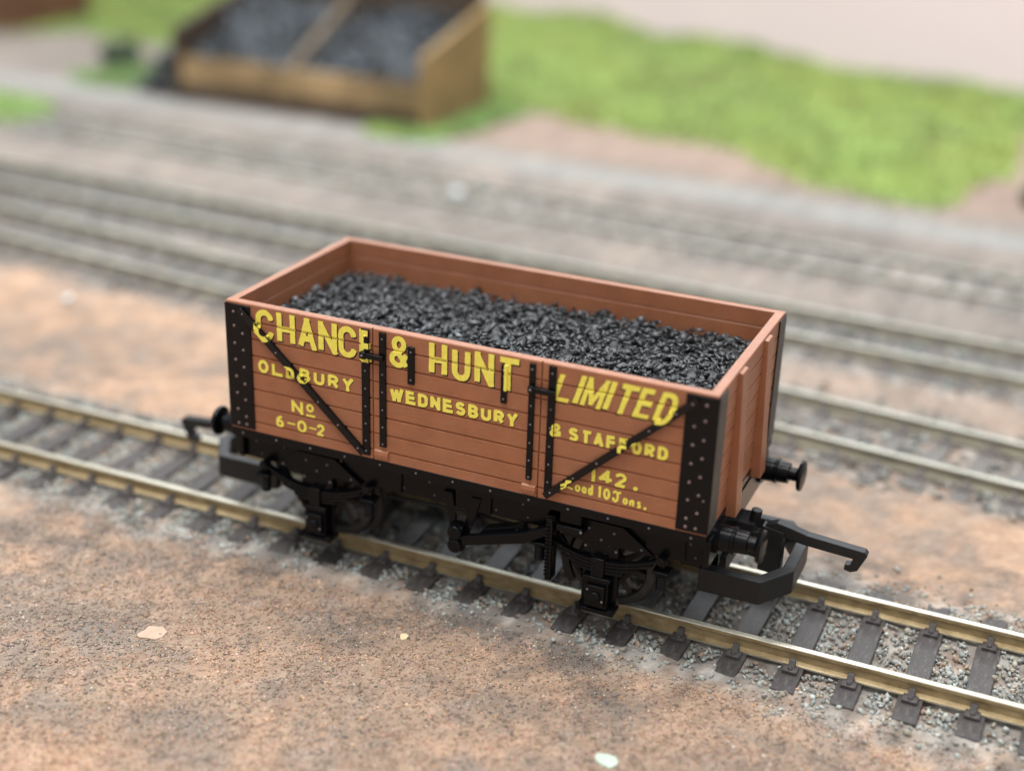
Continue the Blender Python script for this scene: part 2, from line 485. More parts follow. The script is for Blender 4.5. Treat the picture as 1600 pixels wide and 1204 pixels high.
PITCH, OFF = 7.948, -7.19
STONE = np.array([(.25, .285, .28), (.33, .375, .365), (.44, .48, .45), (.19, .21, .205), (.36, .33, .25), (.36, .235, .16), (.13, .135, .13), (.29, .26, .22), (.52, .56, .51)])
SP = np.array([.2, .18, .10, .15, .09, .09, .08, .08, .03])
def stones(k, n, x0, x1, half, smin, smax, name, label):
    x = rng.uniform(x0, x1, n); d = rng.uniform(-half, half, n)
    keep = (np.abs(d) < 15.5) | (rng.random(n) < np.exp(-(np.abs(d)-15.5)/np.where(d < 0, 1.5, 2.4)))
    keep &= (fbm(x, d+300*k, 8, 820) > .40) | (rng.random(n) < .35)
    x, d = x[keep], d[keep]; n = len(x)
    size = rng.uniform(smin, smax, n)*np.where(rng.random(n) < .12, 1.35, 1)
    u = (x-OFF+PITCH/2) % PITCH-PITCH/2
    on_sl = (np.abs(u) < 1.5+size*.35) & (np.abs(d) < 15.6+size*.3)
    on_rl = np.abs(np.abs(d)-8.7) < .9+size*.6
    ok = ~(on_sl | on_rl)
    x, d, size = x[ok], d[ok], size[ok]
    y0, xx, s = TRACKS[k]
    cs, sn = 1/math.sqrt(1+s*s), s/math.sqrt(1+s*s)
    px = x*cs-d*sn if k else x
    py = (y0+s*(px-xx)+d*math.sqrt(1+s*s)) if k else d
    z = ground_z(px, py)+size*.12+np.where(np.abs(d) < 14, .30, 0.05)
    z = np.minimum(z, -2.4-size*.3)
    col = STONE[rng.choice(len(STONE), len(x), p=SP)]*rng.uniform(*((.95, 1.5) if k == 0 else (.55, 1.1)), (len(x), 1))
    col = lerp(col, ground_colour(px, py), np.full(len(px), .35))
    tag(scatter(name, np.stack([px, py, z], -1), size, col, M_stone, ROCKS), label, 'ballast', kind='stuff')
stones(0, 34000, -150, 125, 26, .26, .66, 'ballast_gravel', 'grey and tan stone ballast between the sleepers under the coal wagon')
stones(1, 7000, -230, 150, 24, .6, 1.3, 'ballast_gravel', 'blurred grey ballast around the second track, directly behind the wagon')
stones(2, 6000, -260, 150, 23, .6, 1.3, 'ballast_gravel', 'blurred grey ballast around the third track from the front')
stones(3, 5000, -330, 130, 23, .7, 1.4, 'ballast_gravel', 'pale blurred ballast around the farthest track')

n = 95000
x = rng.uniform(-75, 112, n); y = rng.uniform(-78, -12, n)
keep = (np.abs(y) > 16+3*fbm(x, y, 6, 60)) & (y > -76-.0*x)
x, y = x[keep], y[keep]
size = rng.uniform(.13, .30, len(x))*np.where(rng.random(len(x)) < .04, 1.5, 1)
col = ground_colour(x, y)*rng.uniform(.72, 1.5, (len(x), 1))
col = col*(1+rng.normal(0, .07, (len(x), 3)))
k_ = rng.random(len(x))
col[k_ < .14] *= 1.55
col[(k_ > .14) & (k_ < .21)] = np.array((.17, .155, .14))
col[k_ > .985] = np.array((.66, .60, .50))
og = (k_ > .80) & (k_ < .87)
col[og] = np.array((.58, .33, .19))*rng.uniform(.7, 1.15, (og.sum(), 1))
tag(scatter('earth_grains', np.stack([x, y, ground_z(x, y)+size*.12], -1), size, col, M_grain, GRAINS, None, .3),
    'loose orange brown earth grains spread in front of the near track', 'earth', kind='stuff')

# ---------------------------------------------------------------- tracks
def rail_mesh(x0, x1, yc, parent, far, name='rail'):
    prof = [(-1.0, -2.5), (1.0, -2.5), (1.0, -2.25), (.28, -1.95), (.24, -.85), (.475, -.62), (.475, -.14), (.40, -.03), (.33, 0), (-.33, 0), (-.40, -.03), (-.475, -.14), (-.475, -.62), (-.24, -.85), (-.28, -1.95), (-1.0, -2.25)]
    nn = len(prof); m = MB(); N = 2
    xs = [x0, x1]
    vs = [(x, yc+a, b) for x in xs for a, b in prof]
    m.add(vs, [])
    for i in range(nn):
        j = (i+1) % nn
        m.k = 1 if i in (1, 6, 7, 8, 9, 10, 15) else 0
        m.f.append([i, j, j+nn, i+nn]); m.m.append(m.k)
    m.k = 0
    m.f.append(list(range(nn-1, -1, -1))); m.m.append(0)
    m.f.append(list(range(nn, 2*nn))); m.m.append(0)
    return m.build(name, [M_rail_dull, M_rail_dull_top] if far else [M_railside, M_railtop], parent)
def sleeper_proto(far=False):
    ms = M_sleeper_far if far else M_sleeper
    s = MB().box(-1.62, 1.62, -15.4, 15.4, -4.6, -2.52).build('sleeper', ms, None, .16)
    for yc in (-8.725, 8.725):
        for sd in (-1, 1):
            c = MB()
            c.box(-1.0, 1.0, yc+sd*1.02, yc+sd*2.7, -2.53, -2.0)
            c.hexa([(-.5, yc+sd*.62, -2.2), (.5, yc+sd*.62, -2.2), (.5, yc+sd*1.75, -2.13), (-.5, yc+sd*1.75, -2.13)],
                   [(-.42, yc+sd*.52, -1.15), (.42, yc+sd*.52, -1.15), (.42, yc+sd*1.05, -1.2), (-.42, yc+sd*1.05, -1.2)])
            c.dome((0, yc+sd*2.1, -2.0), .42, (0, 0, 1), 1.1)
            c.build('rail_chair', ms, s, .08)
    return s
def track(k, x0, x1, label, far):
    y0, xx, s = TRACKS[k]
    root = empty('railway_track', (0, y0-s*xx, (0, -.25, -.4, -2.1)[k]), math.atan(s))
    tag(root, label, 'railway track', 'parallel model railway tracks')
    for yc in (-8.725, 8.725): rail_mesh(x0, x1, yc, root, far)
    first = None
    i0 = math.ceil((x0+2-OFF)/PITCH); i1 = math.floor((x1-2-OFF)/PITCH)
    for i in range(i0, i1+1):
        if first is None:
            o = first = sleeper_proto(far); o.parent = root
        else:
            o = dup(first, root)
        o.location = (S*(OFF+i*PITCH+random.uniform(-.12, .12)), S*random.uniform(-.45, .45), S*random.uniform(-.06, .0))
        o.rotation_euler = (0, 0, random.uniform(-.025, .025))
    return root
track(0, -170, 150, 'nearest track with brassy rails, the one the coal wagon stands on', False)
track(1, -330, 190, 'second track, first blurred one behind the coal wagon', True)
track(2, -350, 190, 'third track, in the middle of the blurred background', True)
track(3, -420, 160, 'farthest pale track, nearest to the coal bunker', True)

# ---------------------------------------------------------------- the coal wagon
L2, W2, Z0, Z1 = 36.45, 17.17, 18.46, 38.3
GZ = [19.9, 22.5, 25.15, 27.8, 30.42, 33.0, 35.62]
wagon = empty('coal_wagon', (0, 0, 0))
tag(wagon, 'red brown seven plank model coal wagon with yellow CHANCE & HUNT LIMITED lettering', 'railway wagon')

def plank_profile():
    """outer face profile (depth, z) with v grooves, from bottom to top"""
    p = [(0.0, Z0)]
    for g in GZ:
        p += [(0.0, g-.10), (.22, g-.02), (.20, g+.06), (0.0, g+.24)]
    p += [(0.0, Z1-.12), (.10, Z1)]
    return p
def side_section(m, x0, x1, sy, t=1.3):
    """wall section; outer face at sy*W2"""
    pr = [(sy*(W2-d), z) for d, z in plank_profile()]
    inn = sy*(W2-t)
    ins = [(inn, Z1), (inn, 35.9), (inn+sy*.13, 35.78), (inn, 35.6), (inn, Z0)]
    m.prism_x(pr+ins, x0, x1)

bvh_objs = []
def rivet_col(m, x, y, zs, r=.23, mat=1, sy=-1):
    m.mat(mat)
    for z in zs: m.dome((x, y, z), r, (0, sy, 0), .75)
    m.mat(0)

sides = {}
for sy in (-1, 1):
    m = MB()
    side_section(m, -L2, -12.62, sy)
    m.box(-12.62, -12.41, sy*(W2-.28), sy*(W2-1.3), Z0, Z1)
    wall_a = m.build('side_wall', M_plank, wagon)
    mb2 = MB(); side_section(mb2, 12.80, L2, sy)
    mb2.box(12.59, 12.80, sy*(W2-.28), sy*(W2-1.3), Z0, Z1)
    wall_b = mb2.build('side_wall', M_plank, wagon)
    d = MB(); side_section(d, -12.40, 12.58, sy)
    yo = sy*W2
    for xa, xb in ((-12.3, -10.1), (10.4, 12.45)):      # hinge lumps
        d.prism_x([(yo, 18.7), (yo+sy*.26, 18.85), (yo+sy*.34, 19.4), (yo+sy*.26, 19.95), (yo, 20.12)], xa, xb)
    door = d.build('side_door', M_plank, wagon)
    if sy < 0: sides = {'a': wall_a, 'b': wall_b, 'd': door}
    if sy < 0: bvh_objs.append((mb2, 'wall'))
    wl = lambda q: wall_a if q < 0 else wall_b
    # straps
    st = {}
    for (xa, xb, za, zb, zr) in ((-14.2, -13.0, 18.95, 38.0, (37.0, 34.4, 31.9, 29.2, 26.5, 23.85, 21.2, 19.6)), (-11.42, -10.4, 20.75, 38.0, (37.05, 34.45, 31.82, 29.18, 26.47, 23.82, 21.19)),
                                 (-7.0, -6.0, 31.25, 36.7, (36.0, 31.9)), (6.95, 7.8, 31.35, 36.8, (36.1, 31.95)),
                                 (10.98, 11.82, 20.9, 37.85, (37.05, 34.4, 31.82, 29.1, 26.4, 23.8, 21.3)), (13.72, 14.75, 19.5, 38.0, (37.0, 34.4, 31.9, 29.2, 26.5, 23.85, 21.2))):
        b = MB().box(xa, xb, yo+sy*.30, yo-sy*.15, za, zb)
        rivet_col(b, (xa+xb)/2, yo+sy*.30, zr, .17, 1, sy)
        o = b.build('strap', [M_strap, M_bolt], wl(xa) if abs((xa+xb)/2) > 12.6 else door, .05, True)
        st[xa] = o
        if sy < 0: bvh_objs.append((b, 'strap'))
    for (xa, xb) in ((-14.0, -10.6), (11.2, 14.9)):      # latches
        b = MB().box(xa, xb, yo+sy*.95, yo+sy*.28, 34.02, 34.78)
        b.box(xa-.1, xa+.8, yo+sy*1.05, yo+sy*.28, 33.9, 34.9)
        b.mat(1).dome((xa+.3, yo+sy*1.05, 34.4), .22, (0, sy, 0)).mat(0)
        b.build('latch', [M_strap, M_bolt], wl(xa), .08, True)
    # corner plates wrap round the end
    for sx in (-1, 1):
        e = sx*L2
        b = MB()
        b.prism_z([(sx*32.3, yo-sy*.1), (sx*32.3, yo+sy*.22), (e+sx*.02, yo+sy*.22), (e+sx*.22, yo+sy*.02), (e+sx*.22, sy*13.4), (e-sx*.1, sy*13.4), (e-sx*.1, yo-sy*.1)], 18.72, 37.95)
        for f in range(len(b.f)):
            vs = [b.v[i] for i in b.f[f]]
            nrm = (Vector(vs[1])-Vector(vs[0])).cross(Vector(vs[2])-Vector(vs[1])).normalized()
            if abs(nrm.x) > .9 and abs(vs[0][0]) > L2: b.m[f] = 2
        rivet_col(b, sx*35.03, yo+sy*.22, (36.81, 34.65, 31.99, 29.41, 26.8, 24.19, 21.61, 19.35), .25, 1, sy)
        rivet_col(b, sx*33.65, yo+sy*.22, (33.65, 31.09, 28.45, 25.8, 23.26, 20.57, 19.35)+((36.7,) if sx < 0 else ()), .25, 1, sy)
        if sx > 0: rivet_col(b, 35.72, yo+sy*.22, (23.55,), .18, 1, sy)
        b.build('corner_plate', [M_strap, M_rivet, M_worn], wl(sx), .06, True)
        if sy < 0: bvh_objs.append((b, 'plate'))
    # diagonal braces
    for sx in (-1, 1):
        p0 = Vector((sx*33.9, 0, 37.35)); p1 = Vector((sx*13.95, 0, 19.15))
        dd = (p1-p0).normalized(); q = Vector((-dd.z, 0, dd.x))*.50
        b = MB()
        pts = [p0+q*.8, p0-q*.8, p0-q+dd*.6, p1-q, p1+q, p0+q+dd*.6]
        b.prism_y([(v.x, v.z) for v in pts], yo+sy*.62, yo-sy*.2)
        b.mat(1)
        for f in (.03, .13, .3, .47, .64, .8, .96):
            c = p0+(p1-p0)*f; b.dome((c.x, yo+sy*.62, c.z), .17, (0, sy, 0), .7)
        b.mat(0)
        b.build('diagonal_brace', [M_brace, M_rivet], wl(sx), .15, True)
        if sy < 0: bvh_objs.append((b, 'brace'))
    if sy < 0: bvh_objs += [(m, 'wall'), (d, 'wall')]

for sx in (-1, 1):
    m = MB()
    pr = [(L2-d, z) for d, z in plank_profile()]
    inn = L2-1.3
    ins = [(inn, Z1), (inn, 35.9), (inn+.13, 35.78), (inn, 35.6), (inn, Z0)]
    b = MB(); b.prism_y([(sx*a, z) for a, z in pr+ins], -W2+1.3, W2-1.3)
    ew = b.build('end_wall', M_end, wagon)
    for py in (-6.5, 6.5):                                # tapered wooden stanchions
        p = MB()
        xo = sx*(L2-.1)
        p.hexa([(xo, py-1.5, Z0-1.4), (sx*(L2+1.5), py-1.5, Z0-1.4), (sx*(L2+1.5), py+1.5, Z0-1.4), (xo, py+1.5, Z0-1.4)],
               [(xo, py-1.35, 38.0), (sx*(L2+.55), py-1.35, 37.9), (sx*(L2+.55), py+1.35, 37.9), (xo, py+1.35, 38.0)])
        p.build('end_post', M_end, ew, .1)
MB().box(-L2+1.35, L2-1.35, -W2+1.35, W2-1.35, Z0-.02, Z0+1.0).build('floor', M_black, wagon)
cr = MB()
for sy in (-1, 1):
    cr.mat(0).box(-L2-.1, L2+.1, sy*(W2+.05), sy*(W2-2.6), 17.1, Z0-.03)
    cr.mat(1)
    for k in range(13):
        cr.dome((-34.5+k*5.75, sy*(W2+.05), 17.75), .2, (0, sy, 0), .8)
cr.mat(0).box(-L2-.1, L2+.1, -W2+2.6, W2-2.6, 17.2, Z0-.05)
cr.build('underframe_deck', [M_black, M_bolt], wagon, .08, True)

# lettering: brush strokes laid on the wall, the straps and the braces
def arc(cx, cy, rx, ry, a0, a1, n=12):
    return [(cx+rx*math.cos(math.radians(a0+(a1-a0)*i/n)), cy+ry*math.sin(math.radians(a0+(a1-a0)*i/n))) for i in range(n+1)]
def ln(*p): return list(p)
CL = 'closed'
G = {
 'C': [arc(.5, .72, .5, .28, 5, 180, 10)+arc(.5, .28, .5, .28, 180, 355, 10)],
 'H': [ln((0, -.0), (0, 1)), ln((1, 0), (1, 1)), ln((0, .5), (1, .5))],
 'A': [ln((0, 0), (.5, 1), (1, 0)), ln((.2, .3), (.8, .3))],
 'N': [ln((0, 0), (0, 1)), ln((1, 0), (1, 1)), ln((0, 1), (1, 0))],
 'E': [ln((1, 1), (0, 1), (0, 0), (1, 0)), ln((0, .52), (.85, .52))],
 'F': [ln((1, 1), (0, 1), (0, 0)), ln((0, .52), (.8, .52))],
 'U': [ln((0, 1), (0, .3))+arc(.5, .28, .5, .28, 180, 360, 10)+ln((1, .3), (1, 1))],
 'T': [ln((0, 1), (1, 1)), ln((.5, 1), (.5, 0))],
 'L': [ln((0, 1), (0, 0), (1, 0))],
 'I': [ln((.5, 0), (.5, 1))],
 'M': [ln((0, 0), (0, 1), (.5, .15), (1, 1), (1, 0))],
 'D': [ln((0, 0), (0, 1), (.45, 1))+arc(.45, .65, .55, .35, 80, 0, 6)+arc(.45, .35, .55, .35, 0, -80, 6)+ln((.45, 0), (0, 0), (0, .1))],
 'O': [arc(.5, .5, .5, .5, 90, 450, 20)],
 'B': [ln((0, 0), (0, 1), (.5, 1))+arc(.5, .76, .42, .24, 80, -90, 8), ln((0, .52), (.5, .52))+arc(.5, .26, .5, .26, 90, -90, 8)+ln((.5, 0), (0, 0))],
 'R': [ln((0, 0), (0, 1), (.5, 1))+arc(.5, .74, .48, .26, 80, -90, 8)+ln((.5, .48), (0, .48)), ln((.45, .48), (1, 0))],
 'Y': [ln((0, 1), (.5, .45), (1, 1)), ln((.5, .45), (.5, 0))],
 'W': [ln((0, 1), (.25, 0), (.5, .85), (.75, 0), (1, 1))],
 'S': [arc(.5, .76, .46, .24, 25, 270, 10)+arc(.5, .26, .5, .26, 90, -155, 10)[1:]],
 '&': [ln((1, 0), (.22, .66))+arc(.5, .78, .34, .22, 200, -30, 10)+ln((.7, .6), (.1, .38))+arc(.42, .24, .42, .24, 150, 300, 8)+ln((.75, .12), (1, .42))],
 '1': [ln((.1, .78), (.5, 1), (.5, 0))],
 '4': [ln((.72, 0), (.72, 1), (0, .3), (1, .3))],
 '2': [arc(.5, .72, .48, .28, 170, -25, 9)+ln((.0, 0), (1, 0))],
 '6': [arc(.75, .42, .72, .56, 80, 170, 6)+arc(.5, .3, .48, .3, 180, 520, 14)],
 '0': [arc(.5, .5, .5, .5, 90, 450, 20)],
 '-': [ln((0, .5), (1, .5))],
 '.': [ln((.5, 0), (.5, .16))],
 'o': [arc(.5, .5, .5, .5, 90, 450, 14)],
 '_': [ln((0, 0), (1, 0))],
 'l': [ln((.0, .35), (.35, .55), (.9, 1), (.55, .95), (.35, .1), (.1, .05), (.4, .15), (1, .0))],
 'a': [arc(.45, .5, .45, .5, 40, 360, 12), ln((.95, 1), (.9, .1), (1.1, 0))],
 'd': [arc(.42, .3, .42, .3, 40, 360, 12), ln((.75, 1), (.88, .9), (.85, .05), (1.05, 0))],
 'n': [ln((0, .9), (.1, 0)), ln((.1, .7), (.5, 1), (.85, .8), (.8, .1), (1, 0))],
 's': [ln((.9, .9), (.4, .95), (.25, .7), (.85, .4), (.7, .05), (0, .1))],
 't': [ln((0, .82), (.3, 1), (.7, .86), (1.05, 1)), ln((.62, .86), (.66, .5), (.6, .15), (.35, .0), (.05, .12), (.1, .35))],
}
# ray targets for the paint
VB = []; FB = []
for mb, kind in bvh_objs:
    b = len(VB); VB += mb.v; FB += [[b+i for i in f] for f in mb.f]
TREE = BVHTree.FromPolygons([Vector(v) for v in VB], FB)
ROUND = 'CSo260&OUDBR'
def field(strokes, w, X, Z, rnd):
    D = np.full(X.shape, 9.0)
    for P in strokes:
        n = len(P)
        closed = math.hypot(P[0][0]-P[-1][0], P[0][1]-P[-1][1]) < .05
        for i in range(n-1):
            (ax, az), (bx, bz) = P[i], P[i+1]
            L = math.hypot(bx-ax, bz-az)
            if L < 1e-3: continue
            ux, uz = (bx-ax)/L, (bz-az)/L
            tt = (X-ax)*ux+(Z-az)*uz; pp = np.abs(-(X-ax)*uz+(Z-az)*ux)
            cap = np.hypot(np.maximum(np.maximum(-tt, tt-L), 0), pp)
            e0 = w/2 if (not rnd) else 0; e1 = e0
            box = np.maximum(pp, np.maximum(-tt, tt-L)+w/2-e0)
            if i == 0 and not closed and not rnd: box = np.maximum(pp, np.maximum(-tt, tt-L-e1)+w/2)
            d = box if not rnd else cap
            if rnd and not closed and (i == 0 or i == n-2):       # square brush ends
                over = np.maximum(-tt if i == 0 else -9, (tt-L) if i == n-2 else -9)
                d = np.where(over > 0, np.maximum(pp, over+w/2), cap)
            D = np.minimum(D, d)
    return D-w/2
lets = {}
def paint(key, slot, strokes, w, x0, x1, z0, z1, shear, lift, over, rnd, dx=0, dz=0, wob=0):
    h = .085 if w > .4 else .065
    xs = np.arange(x0-.5, x1+.5+h, h); zs = np.arange(z0-.35, z1+.35+h, h)
    XX, ZZ = np.meshgrid(xs, zs)
    FX = np.maximum(field(strokes, w, XX, ZZ, rnd), np.maximum(z0-ZZ, ZZ-z1)) if not rnd or True else None
    FX = FX+wob*(fbm(XX*10+lift*900, ZZ*10, 5.5, 700)-.5)
    V, Fc = lets.setdefault(key, {0: ([], []), 1: ([], [])})[slot]
    cache = {}; bad = set()
    def vert(kk, px, pz):
        if kk in cache: return cache[kk]
        wx = px+shear*(pz-z0)+dx; wz = pz+dz
        hit = TREE.ray_cast(Vector((wx, -25, wz)), Vector((0, 1, 0)))
        y = hit[0].y if hit[0] is not None else -W2
        if hit[0] is None or (not over and y < -W2-.1): bad.add(len(V))
        cache[kk] = len(V); V.append((wx, y-lift, wz)); return cache[kk]
    H, Wn = FX.shape
    for j, i in zip(*np.where(np.minimum(np.minimum(FX[:-1, :-1], FX[1:, :-1]), np.minimum(FX[:-1, 1:], FX[1:, 1:])) < 0)):
        ids = [(j, i), (j, i+1), (j+1, i+1), (j+1, i)]
        fv = [FX[a] for a in ids]
        quads = [ids] if all(f < 0 for f in fv) else [[ids[0], ids[1], ids[2]], [ids[0], ids[2], ids[3]]]
        for tri in quads:
            out = []
            for k in range(len(tri)):
                a, b = tri[k], tri[(k+1) % len(tri)]
                fa, fb = FX[a], FX[b]
                if fa < 0: out.append(vert(a, xs[a[1]], zs[a[0]]))
                if (fa < 0) != (fb < 0):
                    t_ = fa/(fa-fb); kk = (min(a, b), max(a, b))
                    out.append(vert(kk, xs[a[1]]+t_*(xs[b[1]]-xs[a[1]]), zs[a[0]]+t_*(zs[b[0]]-zs[a[0]])))
            out = list(dict.fromkeys(out))
            if len(out) >= 3 and not any(o in bad for o in out): Fc.append(out)
def glyph(ch, x0, x1, z0, z1, w, shear=0, over=True, sh=(.16, -.2), key=None):
    key = key or ch+str(round(x0, 1))
    strokes = [[(x0+w/2+u*(x1-x0-w), z0+w/2+v*(z1-z0-w)) for u, v in st_] for st_ in G[ch]]
    rnd = ch in ROUND or ch in 'ladnst'
    if ch in '_-.':
        strokes = [[(x0+u*(x1-x0), q[1]) for (u, v), q in zip(a_, b_)] for a_, b_ in zip(G[ch], strokes)]
        if ch == '.':
            q_ = ((x0+x1)/2, z0+w/2); strokes = [[q_, (q_[0]+.03, q_[1]), q_]]; rnd = True
    if sh: paint(key, 1, strokes, w, x0, x1, z0, z1, shear, .014, over, rnd, sh[0], sh[1])
    paint(key, 0, strokes, w, x0, x1, z0, z1, shear, .036, over, rnd, wob=.09 if w > .4 else .03)
def word(txt, x0, x1, z0, z1, w, wid=None, gap=.22, **k):
    wid = wid or {}
    ws = [0.5 if c in "I1.-" else (1.35 if c in 'WM' else 1.0) for c in txt]
    ws = [0.55 if c == ' ' else q for c, q in zip(txt, ws)]
    tot = sum(ws)+gap*(len(txt)-1); u = (x1-x0)/tot; x = x0
    for c, q in zip(txt, ws):
        if c != ' ': glyph(c, x, x+q*u, z0, z1, w, key=txt, **k)
        x += (q+gap)*u
for c, a, b in (('C', -31.45, -28.5), ('H', -27.95, -24.95), ('A', -24.5, -21.5), ('N', -21.15, -18.15), ('C', -17.95, -15.05), ('E', -14.6, -12.7)):
    glyph(c, a, b, 33.2, 37.9, .84, key='CHANCE')
glyph('&', -9.9, -6.95, 33.25, 37.95, .76)
for c, a, b in (('H', -3.85, -1.1), ('U', -.4, 2.35), ('N', 2.95, 5.8), ('T', 6.25, 9.4)):
    glyph(c, a, b, 33.2, 37.95, .84, key='HUNT')
for c, a, b in (('L', 14.0, 16.4), ('I', 16.85, 17.75), ('M', 17.95, 20.85), ('I', 21.05, 21.9), ('T', 22.2, 24.95), ('E', 25.2, 27.35), ('D', 27.9, 30.35)):
    glyph(c, a, b, 33.05, 37.5, .64 if c == 'M' else .76, shear=.30, over=(c != 'L'), sh=(-.17, -.2), key='LIMITED')
word('OLDBURY', -31.35, -15.7, 28.1, 30.15, .50, gap=.32, sh=(.08, -.1))
glyph('N', -25.95, -24.0, 22.8, 24.85, .48, sh=None, key='No')
glyph('o', -23.5, -22.2, 23.5, 24.85, .38, sh=None, key='No'); glyph('_', -23.5, -22.2, 22.8, 23.2, .36, sh=None, key='No')
for c, a, b, za, zb in (('6', -28.7, -27.35, 20.0, 21.95), ('-', -26.75, -25.55, 20.2, 21.9), ('0', -25.1, -23.5, 20.0, 21.95), ('-', -23.1, -22.0, 20.2, 21.9), ('2', -21.8, -20.5, 20.1, 22.0)):
    glyph(c, a, b, za, zb, .42 if c != '-' else .24, sh=None, key='602')
word('WEDNESBURY', -9.85, 9.4, 28.15, 30.15, .52, gap=.24, sh=(.08, -.12))
glyph('&', 14.25, 15.8, 28.05, 30.0, .42, sh=None)
word('STAFFORD', 16.8, 30.5, 27.95, 29.9, .50, gap=.26, sh=(.06, -.1))
for c, a, b in (('1', 20.2, 21.0), ('4', 21.4, 23.2), ('2', 23.6, 25.25), ('.', 26.1, 26.9)):
    glyph(c, a, b, 22.75, 24.85, .48 if c != '.' else .6, over=False, sh=(.06, -.1), key='142')
for c, a, b, za, zb, w in (('l', 16.1, 17.95, 20.75, 22.45, .30), ('o', 18.05, 18.9, 20.7, 21.75, .30), ('a', 19.05, 19.8, 20.65, 21.7, .30), ('d', 19.95, 20.75, 20.6, 22.3, .31),
                           ('1', 21.3, 21.95, 20.6, 22.3, .34), ('0', 22.1, 23.1, 20.5, 22.2, .36),
                           ('t', 23.35, 24.65, 20.4, 22.2, .33), ('o', 24.85, 25.6, 20.4, 21.4, .30), ('n', 25.75, 26.6, 20.35, 21.4, .30), ('s', 26.75, 27.5, 20.3, 21.4, .30), ('.', 27.75, 28.2, 20.3, 20.8, .42)):
    glyph(c, a, b, za, zb, w, over=(c == 'l'), sh=None, key='load'+('a' if a < 21 else 'b' if a < 23.2 else 'c'))
for key, dd_ in lets.items():
    LV = []; LF = []; LM = []
    for slot in (0, 1):
        v, f = dd_[slot]; b = len(LV); LV += v; LF += [[b+i for i in q] for q in f]; LM += [slot]*len(f)
    mx = sum(v[0] for v in LV)/len(LV)
    m = MB(); m.v = LV; m.f = LF; m.m = LM
    m.build('lettering', [M_yellow, M_shadow], sides['a' if mx < -12.5 else 'b' if mx > 12.6 else 'd'])

# underframe
for sy in (-1, 1):
    b = MB().box(-L2+.2, L2-.2, sy*14.6, sy*13.2, 12.6, 17.15)
    b.box(-L2+.4, L2-.4, sy*15.0, sy*14.55, 16.2, 17.12)
    b.mat(1)
    for k in range(15):
        b.dome((-34+k*4.85, sy*14.6, 15.4), .22, (0, sy, 0)); b.dome((-33.2+k*4.85, sy*14.6, 13.5), .2, (0, sy, 0))
    b.mat(0)
    for k in range(5): b.box(-29+k*14.2, -23.5+k*14.2, sy*14.95, sy*14.55, 12.62, 16.0)
    b.build('solebar', [M_black, M_bolt], wagon, .1, True)
for sx in (-1, 1):
    hs = MB().box(sx*(L2-.6), sx*(L2+.25), -15.4, 15.4, 12.7, 17.05)
    hs.box(sx*(L2-6), sx*(L2-.5), -7, 7, 8.5, 16.9)
    hs.build('headstock', M_black, wagon, .15)
XW = (-23.2, 21.6)
def axle_guard(sy):
    y0, y1 = sy*14.9, sy*14.1
    b = MB()
    for sd in (-1, 1):
        b.box(sd*1.75, sd*2.6, y0, y1, 2.87, 12.58)
        b.prism_y([(sd*2.65, 6.2), (sd*2.65, 7.3), (sd*6.3, 12.5), (sd*7.4, 12.5)], y0, y1)
    b.box(-2.6, 2.6, y0+sy*.35, y1-sy*.1, 10.6, 12.57)
    b.prism_y([(-7.5, 12.55), (-6, 13.6), (-3, 15.8), (3, 15.8), (6, 13.6), (7.5, 12.55)], y0+sy*.4, y0-sy*.2)
    b.mat(1)
    for x, z in ((-2.2, 11.8), (2.2, 11.8), (-1.8, 14.6), (1.8, 14.6), (-5.8, 13.1), (5.8, 13.1), (0, 13.2)): b.dome((x, y0+sy*.38, z), .24, (0, sy, 0), .8)
    b.mat(0)
    g = b.build('axle_guard', [M_black, M_bolt], wagon, .1, True)
    t = MB().box(-2.75, 2.75, sy*16.5, sy*13.9, 2.2, 2.85)
    t.box(-2.75, -2.0, sy*16.7, sy*16.3, 2.3, 3.3).box(2.0, 2.75, sy*16.7, sy*16.3, 2.3, 3.3)
    t.build('tie_bar', M_black, g, .12)
    a = MB().box(-1.7, 1.7, sy*16.2, sy*14.0, 3.0, 7.6)
    a.box(-1.35, 1.35, sy*16.7, sy*16.15, 3.4, 6.6).box(-2.0, 2.0, sy*16.5, sy*14.1, 7.3, 7.85)
    a.lathe([(sy*16.6, .9), (sy*17.0, .85), (sy*17.1, .6)] if sy > 0 else [(-17.1, .6), (-17.0, .85), (-16.6, .9)], (0, 0, 4.9), 'y', 14)
    a.mat(1).dome((1.1, sy*16.75, 4.4), .2, (0, sy, 0)).dome((-1.1, sy*16.75, 5.9), .18, (0, sy, 0)).mat(0)
    a.build('axlebox', [M_black, M_bolt], g, .14, True)
    s = MB()
    for k, half in enumerate((8.8, 7.6, 5.6, 3.6)):
        N = 14; top = []; bot = []
        for i in range(N+1):
            x = -half+2*half*i/N
            z = 10.1+2.45*(x/8.8)**2-.52*k
            top.append((x, z+.22)); bot.append((x, z-.22))
        s.prism_y(top+bot[::-1], sy*16.0, sy*14.95)
    for sd in (-1, 1):
        s.lathe([(sy*15.0, .62), (sy*16.4, .62)] if sy > 0 else [(-16.4, .62), (-15.0, .62)], (sd*8.75, 0, 12.6), 'y', 12)
    s.build('leaf_spring', M_black, g, .06)
    k = MB().box(-.95, .95, sy*16.35, sy*14.8, 7.87, 10.75)
    k.build('spring_buckle', M_black, g, .1, True)
    for sd in (-1, 1):
        h = MB().box(sd*8.9-1.15, sd*8.9+1.15, sy*16.4, sy*14.2, 10.55, 11.0)
        h.box(sd*8.9-.4, sd*8.9+.4, sy*15.6, sy*14.4, 11.0, 12.8)
        pr = [(7.9, .55)]
        for q in range(6): pr += [(8.0+q*.42, .78), (8.22+q*.42, .62)]
        pr += [(10.55, .7)]
        h.lathe(pr, (sd*8.9, sy*15.3, 0), 'z', 14)
        h.build('spring_hanger', M_black, g, .06, True)
    return g
